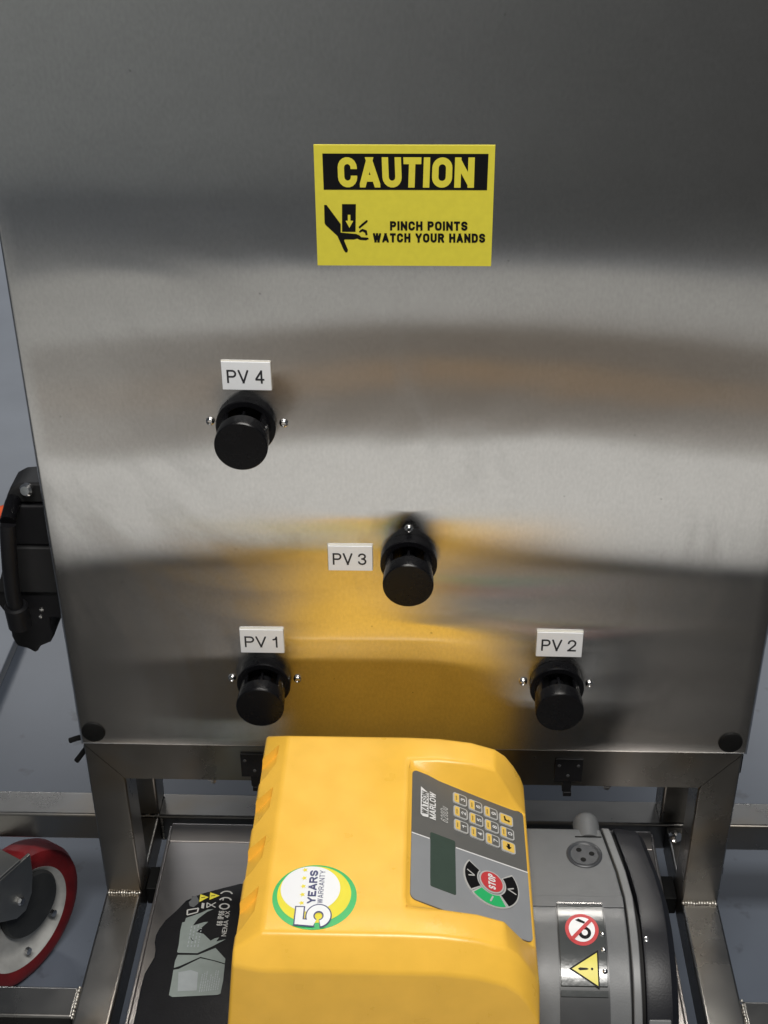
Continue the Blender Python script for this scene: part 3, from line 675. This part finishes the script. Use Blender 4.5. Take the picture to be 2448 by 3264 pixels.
for r in range(3):
    for c in range(4):
        u = 0.0437+0.0143*c + (0.0003*r); v = -0.1163-0.0152*r-0.0009*c+0.0002
        hu, hv = 0.0064, 0.0060; k = keys[r][c]; m = MB()
        up = Vector(KP(0, 0, 0.0012))-Vector(KP(0, 0, 0.0))
        m.prism([KP(a, b, 0.0014) for a, b in rounded(u-hu, u+hu, v-hv, v+hv, 0.0022, 4)], up, 0)
        inn = rounded(u-hu+0.0011, u+hu-0.0011, v-hv+0.0011, v+hv-0.0011, 0.0014, 4)
        if k in 'UE':
            m.face([KP(a, b, 0.0028) for a, b in inn], 1)
            s = 1 if k == 'U' else -1
            if k == 'U':
                q = [(0.002, -0.0035), (0.0032, -0.001), (0.002, 0.001), (0.002, -0.0005), (-0.0005, -0.0003), (-0.0010, 0.0030), (-0.0024, 0.0030), (-0.0018, -0.0020), (0.002, -0.0020)]
            else:
                q = [(0.0, -0.0034), (0.0028, 0.0), (0.0012, 0.0), (0.0012, 0.0030), (-0.0012, 0.0030), (-0.0012, 0.0), (-0.0028, 0.0)]
            m.face([KP(u+a, v+b, 0.0030) for a, b in q], 3)
        else:
            m.face([KP(min(a, u-0.0012), b, 0.0028) for a, b in inn], 1)
            m.face([KP(max(a, u-0.0008), b, 0.0028) for a, b in inn], 2)
            text_into(m, k, kt(u+0.0004, u+0.0044, v-0.0016, v+0.0016, 0.0030), 4, aspect=0.75, t=0.17)
            m.face([KP(u-0.0042, v-0.0030, 0.0030), KP(u-0.0030, v-0.0030, 0.0030), KP(u-0.0030, v+0.0022, 0.0030), KP(u-0.0042, v+0.0022, 0.0030)], 5)
        m.build('key', [LINEG, KEYY, PADD, INK, LINEW, plain('key_ink', (0.35, 0.24, 0.06), 0.5, var=0.0) if (r, c) == (0, 0) else bpy.data.materials['key_ink']], pad, fix=False, smooth=0)
UC, VC = 0.0698, -0.1945
def ringseg(m, r0, r1, a0, a1, h, mi, n=16):
    aa = [math.radians(a0+(a1-a0)*k/n) for k in range(n+1)]
    m.face([KP(UC+r1*math.cos(a), VC+r1*math.sin(a), h) for a in aa] + [KP(UC+r0*math.cos(a), VC+r0*math.sin(a), h) for a in reversed(aa)], mi)
def dialkey(name, a0, a1, mat, glyph):
    m = MB(); aa = [math.radians(a0+(a1-a0)*k/16) for k in range(17)]
    poly = [KP(UC+0.0245*math.cos(a), VC+0.0245*math.sin(a), 0.0014) for a in aa] + [KP(UC+0.0118*math.cos(a), VC+0.0118*math.sin(a), 0.0014) for a in reversed(aa)]
    m.prism(poly, Vector(KP(0, 0, 0.0012))-Vector(KP(0, 0, 0.0)), 0)
    ringseg(m, 0.0128, 0.0234, a0+3.5, a1-3.5, 0.0029, 1)
    for g in glyph: m.face([KP(UC+a, VC+b, 0.0031) for a, b in g], 0)
    m.build(name, [LINEG, mat], pad, fix=False, smooth=0)
def bar(p, q, w):
    p = Vector((p[0], p[1], 0)); q = Vector((q[0], q[1], 0)); t = (q-p).normalized(); s = Vector((-t.y, t.x, 0))*w/2
    return [((p-s).x, (p-s).y), ((q-s).x, (q-s).y), ((q+s).x, (q+s).y), ((p+s).x, (p+s).y)]
dialkey('speed_key', 142, 222, INK, [bar((-0.0215, 0.0035), (-0.0150, 0.0000), 0.0011), bar((-0.0150, 0.0000), (-0.0205, -0.0020), 0.0011)])
dialkey('start_key', 223, 303, GREEN, [bar((-0.0020, -0.0205), (0.0005, -0.0145), 0.0014)])
dialkey('speed_key', 304, 400, INK, [bar((0.0140, -0.0015), (0.0215, -0.0040), 0.0011), bar((0.0140, -0.0015), (0.0195, 0.0015), 0.0011)])
m = MB(); n = 40
m.prism([KP(UC+0.0108*math.cos(2*math.pi*k/n), VC+0.0108*math.sin(2*math.pi*k/n), 0.0014) for k in range(n)], Vector(KP(0, 0, 0.0014))-Vector(KP(0, 0, 0.0)), 0)
m.face([KP(UC+0.0096*math.cos(2*math.pi*k/n), VC+0.0096*math.sin(2*math.pi*k/n), 0.0031) for k in range(n)], 1)
text_into(m, 'STOP', kt(UC-0.0032, UC+0.0032, VC-0.0075, VC+0.0075, 0.0033), 2, aspect=2.35, t=0.19, gap=0.1)
m.build('stop_key', [LINEG, RED, LINEW], pad, fix=False, smooth=0)

# grey pumphead to the right of the hood
CY, CZ, PR = -0.172, -0.115, 0.105
HT = CZ+PR
prof = [(-0.0800, TZ+0.006), (-0.0800, -0.022), (-0.0815, -0.0145), (-0.0860, -0.0110), (-0.0930, HT), (-0.1140, HT), (-0.1350, HT), (-0.1620, HT), (CY, HT)]
prof += [(CY-PR*math.cos(math.radians(a)), CZ+PR*math.sin(math.radians(a))) for a in range(84, -1, -6)] + [(-0.2775, TZ+0.006)]
def xr(y): return 0.1715 + 0.0105*min(max((-0.085-y)/0.065, 0), 1) if y > -0.15 else 0.182
def off(p, d):                                              # move a profile point towards the head's middle
    v = Vector((p[0]-(-0.178), p[1]-(-0.115))); L = v.length; return (p[0]-v.x/L*d, p[1]-v.y/L*d)
def loftx(mb, xa, xb, d0, d1, mi=0):
    mb.loft([[(xa(p[0]), *off(p, d0)) for p in prof], [(xb(p[0]), *off(p, d1)) for p in prof]], mi=mi)
head = MB(); loftx(head, lambda y: 0.1050, lambda y: xr(y)-0.0012, 0, 0)
hd = head.build('pumphead', GREYH, pump, smooth=0.35, bevel=0.0012)
m = MB(); loftx(m, lambda y: xr(y)-0.0011, lambda y: xr(y)+0.0105, 0.0035, 0.0035); m.build('seal_gap', RUBBER, hd, smooth=0.35)
m = MB(); loftx(m, lambda y: xr(y)+0.0002, lambda y: xr(y)+0.0068, -0.0012, -0.0012); m.build('rim_band', GREYR, hd, smooth=0.35, bevel=0.0012)
# step across the top of the head
m = MB(); m.box((0.1052, -0.1735, HT-0.004), (xr(-0.17)-0.0014, -0.1622, HT+0.0012)); m.build('top_ridge', GREYH, hd, bevel=0.0007)
m = MB(); m.lathe([(0.0150, -0.004), (0.0150, 0.0008), (0.0140, 0.0014), (0.0120, 0.0008), (0.0115, 0.0003), (0.0003, 0.0003)], (0.1540, -0.1158, HT), (0, 0, 1), 48)
dk = m.build('drain_cap', plain('cap_grey', (0.045, 0.048, 0.054), 0.38, var=0.05), hd)
m = MB()
for a, b in ((-0.0042, 0.0050), (0.0062, 0.0008), (-0.0014, -0.0060)):
    m.face([(0.1540+a+0.0024*math.cos(2*math.pi*k/16), -0.1158+b+0.0024*math.sin(2*math.pi*k/16), HT+0.0006) for k in range(16)])
m.build('cap_holes', RUBBER, hd, fix=False, smooth=0)
# port boss at the back of the head
m = MB(); m.lathe([(0.0112, 0.0), (0.0112, 0.018), (0.0112, 0.024), (0.0100, 0.028), (0.0070, 0.030)], (0.1600, -0.0945, HT-0.0090), (0, 1, 0), 32)
m.build('port_boss', GREYH, hd, smooth=0.8)
m = MB(); m.box((0.1480, -0.0958, HT-0.002), (0.1705, -0.0945, HT+0.0003)); m.build('seam', RUBBER, hd)
# sign flap over the rotor window
def AP(x, s, h=0.0):
    a = math.pi/2 - s/PR; return (x, CY-(PR+h)*math.cos(a), CZ+(PR+h)*math.sin(a))
def arcstrip(mb, x0, x1, s0, s1, h0, h1, n=24, mi=0):
    mb.loft([[AP(x0, s0+(s1-s0)*k/n, h0), AP(x1, s0+(s1-s0)*k/n, h0), AP(x1, s0+(s1-s0)*k/n, h1), AP(x0, s0+(s1-s0)*k/n, h1)] for k in range(n+1)], mi=mi)
m = MB(); arcstrip(m, 0.1255, 0.1640, 0.002, 0.160, -0.003, 0.0012); m.build('rotor_window', DGREY, hd, smooth=0.4)
m = MB(); arcstrip(m, 0.1262, 0.1625, 0.0035, 0.067, 0.0016, 0.0034); flap = m.build('sign_flap', FLAP, hd, smooth=0.4, bevel=0.0004)
m = MB(); m.tube([(0.1262, CY-0.0012, HT+0.0030), (0.1625, CY-0.0012, HT+0.0030)], 0.0022, 10); m.build('hinge_bar', CHROME, hd)
m = MB(); arcstrip(m, 0.1262, 0.1625, 0.0700, 0.0745, 0.0014, 0.0030, 6); m.build('flap_edge', FLAP, hd, smooth=0.4)
for s in (0.0275, 0.0400, 0.0560):
    m = MB(); p = Vector(AP(0.1605, s, 0.0034)); nn = (p-Vector((0.1605, CY, CZ))).normalized()
    m.lathe([(0.0022, -0.0005), (0.0021, 0.0006), (0.0012, 0.0013), (0.0002, 0.0015)], p, nn, 12); m.build('flap_stud', CHROME, hd)
def curved(mb, pts, x, s, h, mi): mb.face([AP(x+a, s+b, h) for a, b in pts], mi)
m = MB()
def sector_disc(mb, x, s, r, h, mi, n=36):
    c = AP(x, s, h); i = len(mb.v); mb.v.append(c)
    for k in range(n): mb.v.append(AP(x+r*math.cos(2*math.pi*k/n), s+r*math.sin(2*math.pi*k/n), h))
    for k in range(n): mb.f.append((i, i+1+k, i+1+(k+1) % n)); mb.m.append(mi)
X0, S0 = 0.1445, 0.0240
sector_disc(m, X0, S0, 0.0132, 0.0036, 0); sector_disc(m, X0, S0, 0.0103, 0.0038, 1); sector_disc(m, X0+0.0020, S0+0.0030, 0.0050, 0.0040, 2); sector_disc(m, X0+0.0020, S0+0.0030, 0.0024, 0.0042, 1)
curved(m, [(-0.0050, -0.0075), (-0.0020, -0.0088), (0.0030, -0.0060), (0.0022, -0.0045), (-0.0020, -0.0060)], X0, S0, 0.0040, 2)
for k in range(6):
    a0 = -0.0085+0.0170*k/6; a1 = -0.0085+0.0170*(k+1)/6
    curved(m, [(-a0-0.0010, a0-0.0010), (-a1-0.0010, a1-0.0010), (-a1+0.0010, a1+0.0010), (-a0+0.0010, a0+0.0010)], X0, S0, 0.0044, 0)
m.build('prohibition_mark', [RED, STW, INK], hd, fix=False, smooth=0)
m = MB()
def tri(ax, bx, sc_, hs, h, mi):
    n = 16
    for k in range(n):                                       # strips along the arc so that the print follows the curve
        sa_ = -1+2*k/n; sb_ = -1+2*(k+1)/n
        xa = ax+(bx-ax)*abs(sa_); xb = ax+(bx-ax)*abs(sb_)
        m.face([AP(xa, sc_+hs*sa_, h), AP(xb, sc_+hs*sb_, h), AP(bx, sc_+hs*sb_, h), AP(bx, sc_+hs*sa_, h)][(1 if k == 0 and False else 0):], mi)
tri(0.1325, 0.1560, 0.0545, 0.0142, 0.0036, 0); tri(0.1350, 0.1548, 0.0545, 0.0120, 0.0038, 1)
m.face([AP(x, s, 0.0040) for x, s in [(0.1395, 0.0545), (0.1410, 0.0535), (0.1465, 0.0538), (0.1480, 0.0545), (0.1465, 0.0552), (0.1410, 0.0556)]], 0)
m.face([AP(0.1505+0.0010*math.cos(k*math.pi/4), 0.0545+0.0010*math.sin(k*math.pi/4), 0.0040) for k in range(8)], 0)
m.build('warning_mark', [INK, SIGNY], hd, fix=False, smooth=0)
# charcoal door of the head
m = MB(); fs = [(0.0098, 0.0030), (0.0104, -0.0002), (0.0130, -0.0010), (0.0300, 0.0010), (0.0350, 0.0060), (0.0370, 0.0140)]
m.loft([[(xr(p[0])+dx, *off(p, d)) for p in prof] for dx, d in fs])
door = m.build('pumphead_door', CHAR, pump, smooth=0.6)
m = MB(); m.loft([[AP(x, s, h) for (s, h) in ((0.090, 0.002), (0.125, 0.002), (0.125, -0.010), (0.090, -0.010))] for x in (0.1935, 0.2105)])
m.build('door_latch', GREYR, door, bevel=0.001)
m = MB(); p = Vector(AP(0.1950, 0.030, 0.0005)); m.lathe([(0.0022, 0), (0.002, 0.001), (0.0003, 0.0014)], p, (0, -0.3, 1), 12); m.build('door_screw', CHROME, door)

# black rear housing with its rating label
ZB = -0.1190
OUT = [(-0.1507, -0.0518), (-0.1659, -0.0573), (-0.1859, -0.0652), (-0.1986, -0.0737), (-0.2060, -0.0862), (-0.2138, -0.0973), (-0.2178, -0.107), (-0.2196, -0.1145), (-0.2194, -0.1216), (-0.2172, -0.1300), (-0.2168, -0.1390), (-0.2195, -0.1480), (-0.2222, -0.1570), (-0.2228, -0.1700), (-0.2226, -0.1811), (-0.2222, -0.2103), (-0.2222, -0.2900), (-0.1150, -0.2950), (-0.1150, -0.0518)]
m = MB(); cxm, cym = -0.16, -0.18
def insetp(p, d):
    v = Vector((p[0]-cxm, p[1]-cym)); L = v.length; return (p[0]-v.x/L*d, p[1]-v.y/L*d)
m.loft([[(*insetp(p, d), z) for p in OUT] for z, d in ((TZ+0.0005, 0.0), (ZB-0.003, 0.0), (ZB-0.0008, 0.0007), (ZB, 0.0028))])
rear = m.build('rear_housing', BLACKM, pump, smooth=0.5)
m = MB()
HEAD = [(-0.1716,-0.0849),(-0.1767,-0.0856),(-0.1823,-0.0894),(-0.1913,-0.0941),(-0.1951,-0.0959),(-0.1954,-0.1003),(-0.1977,-0.1012),(-0.1979,-0.1108),(-0.1968,-0.1261),(-0.197,-0.1345),(-0.1956,-0.1353),(-0.1789,-0.1353),(-0.1667,-0.1274),(-0.1557,-0.1191),(-0.1641,-0.1219),(-0.162,-0.1172),(-0.1659,-0.1185),(-0.1692,-0.1212),(-0.1767,-0.1137),(-0.1831,-0.1117),(-0.1743,-0.0998),(-0.178,-0.1003),(-0.1876,-0.1045),(-0.184,-0.0965),(-0.177,-0.0884)]
EYE = [(-0.1876,-0.1182),(-0.1856,-0.1199),(-0.1839,-0.1224),(-0.1861,-0.1212)]
PL1 = [(-0.1959,-0.1376),(-0.1783,-0.1373),(-0.1638,-0.1291),(-0.1535,-0.1408),(-0.1533,-0.1458),(-0.1629,-0.1427),(-0.1757,-0.1393),(-0.192,-0.1496),(-0.197,-0.1518),(-0.1972,-0.1444)]
PL2 = [(-0.197,-0.1538),(-0.1928,-0.1529),(-0.1904,-0.1512),(-0.1755,-0.1407),(-0.1631,-0.1436),(-0.1532,-0.147),(-0.1524,-0.1643),(-0.1529,-0.1777),(-0.155,-0.179),(-0.1933,-0.1823),(-0.1965,-0.1804),(-0.1967,-0.1654)]
SHT = [(-0.1922,-0.1565),(-0.1821,-0.1538),(-0.1752,-0.1561),(-0.1737,-0.1751),(-0.1897,-0.1763)]
def flat(pts, h, mi): m.face([(x, y, ZB+h) for x, y in pts], mi)
flat(HEAD, 0.0005, 0); flat(EYE, 0.0007, 1); flat(PL1, 0.0005, 0); flat(PL2, 0.0005, 0); flat(SHT, 0.0007, 2)
flat([(-0.1862,-0.0675),(-0.178,-0.0709),(-0.1859,-0.077)], 0.0005, 3); flat([(-0.1775,-0.065),(-0.1682,-0.0688),(-0.1769,-0.0741)], 0.0005, 3)
flat([(-0.1848,-0.0716),(-0.1812,-0.0706),(-0.1812,-0.0713),(-0.1848,-0.0724)], 0.0007, 1); flat([(-0.1760,-0.0692),(-0.1722,-0.0684),(-0.1722,-0.0691),(-0.1760,-0.0700)], 0.0007, 1)
flat([(-0.1833,-0.0778),(-0.1808,-0.0782),(-0.1806,-0.0845),(-0.1831,-0.0841)], 0.0005, 4)
flat(bar((-0.1785,-0.0777), (-0.1701,-0.0829), 0.0010), 0.0005, 4); flat(bar((-0.1706,-0.0771), (-0.178,-0.0835), 0.0010), 0.0006, 4); flat(bar((-0.1785,-0.0777), (-0.178,-0.0835), 0.0010), 0.0007, 4)
flat([(-0.1936,-0.0699),(-0.1894,-0.0698),(-0.1861,-0.0752),(-0.1867,-0.0788),(-0.1901,-0.0834),(-0.1939,-0.0817),(-0.1956,-0.0772),(-0.1936,-0.0745)], 0.0005, 5)
lp = [(-0.1952,-0.0866),(-0.1855,-0.0842),(-0.1858,-0.0891),(-0.1946,-0.0924)]
for k in range(4): flat(bar(lp[k], lp[(k+1) % 4], 0.0013), 0.0005+0.00003*k, 4)
def carc(cx, cy, r, w, h):
    aa = [math.radians(10+160*k/14) for k in range(15)]
    flat([(cx+r*math.cos(a), cy+r*0.75*math.sin(a)) for a in aa] + [(cx+(r-w)*math.cos(a), cy+(r-w)*0.75*math.sin(a)) for a in reversed(aa)], h, 4)
carc(-0.1622, -0.0672, 0.0060, 0.0017, 0.0005); carc(-0.1622, -0.0748, 0.0060, 0.0017, 0.0005)
flat([(-0.1650,-0.0716),(-0.1638,-0.0716),(-0.1638,-0.0745),(-0.1650,-0.0745)], 0.0006, 4)
for k in range(20):
    a = 2*math.pi*k/20; b = 2*math.pi*(k+1)/20
    flat([(-0.1622+r*math.cos(t), -0.0815+r*0.75*math.sin(t)) for r, t in ((0.0050, a), (0.0050, b), (0.0034, b), (0.0034, a))], 0.0005, 4)
def lt(x_top, x_bot, y0, y1): return lambda a, b: (x_bot+(x_top-x_bot)*b, y0+(y1-y0)*a, ZB+0.0006)
text_into(m, '66 IP66', lt(-0.1665, -0.1610, -0.1040, -0.0870), 4, aspect=3.1, t=0.15, gap=0.1); text_into(m, 'NEMA 4X', lt(-0.1605, -0.1562, -0.1160, -0.0870), 4, aspect=6.2, t=0.15, gap=0.15)
m.build('rating_label', [LABG, BLACKM, LABL, SIGNY, LINEG, plain('label_mid', (0.09, 0.095, 0.10), 0.5, var=0.0)], rear, fix=False, smooth=0)
m = MB()                                                    # fine print as raised pale lines
for k in range(9):
    x = -0.1715+0.0019*k; y0 = -0.1770+0.0004*k; L = random.uniform(0.010, 0.022)
    yy = y0
    while yy < y0+L:
        l = random.uniform(0.0010, 0.0030); m.face([(x, yy, ZB+0.0008), (x+0.0009, yy, ZB+0.0008), (x+0.0009, yy+l, ZB+0.0008), (x, yy+l, ZB+0.0008)]); yy += l+0.0006
for k in range(4):
    x = -0.1890+0.0030*k; yy = -0.1290
    while yy < -0.1060:
        l = random.uniform(0.0010, 0.0036); m.face([(x, yy, ZB+0.0008), (x+0.0010, yy, ZB+0.0008), (x+0.0010, yy+l, ZB+0.0008), (x, yy+l, ZB+0.0008)]); yy += l+0.0016
m.build('fine_print', LABL, rear, fix=False, smooth=0)['kind'] = 'stuff'

# ------------------------------------------------------------------ air unit hanging on the cabinet's left side
dev = thing('air_regulator', 'black plastic air regulator with a tube elbow hanging beside the steel panel', 'regulator', (-0.335, 0.06, 0.08))
def lump(name, pts, y0, y1, mat, bev=0.002):
    m = MB(); m.prism([(x, y0, z) for x, z in pts], (0, y1-y0, 0)); return m.build(name, mat, dev, bevel=bev, bseg=3)
lump('head_cap', [(-0.3390, 0.2440), (-0.3350, 0.2520), (-0.3270, 0.2565), (-0.3180, 0.2575), (-0.2990, 0.2575), (-0.2990, 0.2380), (-0.3385, 0.2380)], 0.036, 0.068, DEVG, 0.003)
lump('neck', [(-0.3430, 0.2370), (-0.2990, 0.2370), (-0.2990, 0.1960), (-0.3390, 0.1960), (-0.3400, 0.2150)], 0.034, 0.070, BLACKM, 0.003)
lump('body_block', [(-0.3600, 0.1500), (-0.3500, 0.1800), (-0.3390, 0.1955), (-0.2990, 0.1955), (-0.2990, 0.1475), (-0.3600, 0.1475)], 0.032, 0.062, DEVG, 0.002)
lump('bowl_guard', [(-0.3660, 0.1470), (-0.2990, 0.1470), (-0.3000, 0.1170), (-0.3180, 0.1170), (-0.3195, 0.1040), (-0.3170, 0.0990), (-0.3220, 0.0900), (-0.3320, 0.0850), (-0.3370, 0.0770), (-0.3440, 0.0820), (-0.3540, 0.0850), (-0.3570, 0.0960), (-0.3560, 0.1200), (-0.3600, 0.1240), (-0.3640, 0.1320)], 0.036, 0.074, BLACKM, 0.003)
m = MB(); m.tube([(-0.3330, 0.012, 0.2320), (-0.3345, 0.010, 0.2150), (-0.3370, 0.010, 0.1900), (-0.3395, 0.012, 0.1600), (-0.3400, 0.016, 0.1420)], 0.0068, 16); m.build('elbow_tube', BLACKM, dev, smooth=1.0)
m = MB(); m.lathe([(0.0105, 0.0), (0.0105, 0.022), (0.0090, 0.024), (0.0070, 0.0235)], (-0.3400, 0.018, 0.1230), (0, -0.1, 1), 24); m.build('tube_socket', BLACKM, dev)
m = MB(); m.tube([(-0.3330, 0.013, 0.2340), (-0.3330, 0.030, 0.2400), (-0.3330, 0.05, 0.2420)], 0.0066, 14); m.build('elbow_fitting', BLACK, dev)
m = MB(); m.lathe([(0.0060, 0), (0.0060, 0.010), (0.0050, 0.012), (0.0003, 0.0122)], (-0.3400, 0.045, 0.2260), (-1, -0.2, -0.25), 16); m.build('push_button', ORANGE, dev)
m = MB(); m.lathe([(0.0065, 0), (0.0065, 0.012), (0.0003, 0.0122)], (-0.3560, 0.060, 0.2060), (-1, -0.1, 0), 20); m.build('gauge_bowl', CLEAR, dev)
m = MB(); m.lathe([(0.0058, 0), (0.0058, 0.004), (0.004, 0.006), (0.0003, 0.0062)], (-0.3185, 0.034, 0.2535), (-0.2, -1, 0.25), 16); m.build('fitting_nut', CHROME, dev)
for x, z, r in ((-0.3250, 0.1270, 0.0026), (-0.3270, 0.1195, 0.0018)):
    m = MB(); m.lathe([(r, 0), (r*0.8, 0.001), (0.0003, 0.0014)], (x, 0.036, z), (0, -1, 0), 12); m.build('guard_screw', CHROME, dev)

# pale board with a tubular edge lying on the floor at the far left
bd = thing('floor_board', 'pale flat board lying on the floor at the far left edge', 'board', (-1.2, 1.2, FZ))
m = MB(); m.box((-2.2, 0.30, FZ+0.0205), (-0.598, 3.2, FZ+0.026)); m.build('board_top', BOARD, bd, bevel=0.002)
m = MB(); m.box((-2.19, 0.305, FZ+0.0005), (-0.602, 3.19, FZ+0.020)); m.build('board_core', BOARDE, bd)
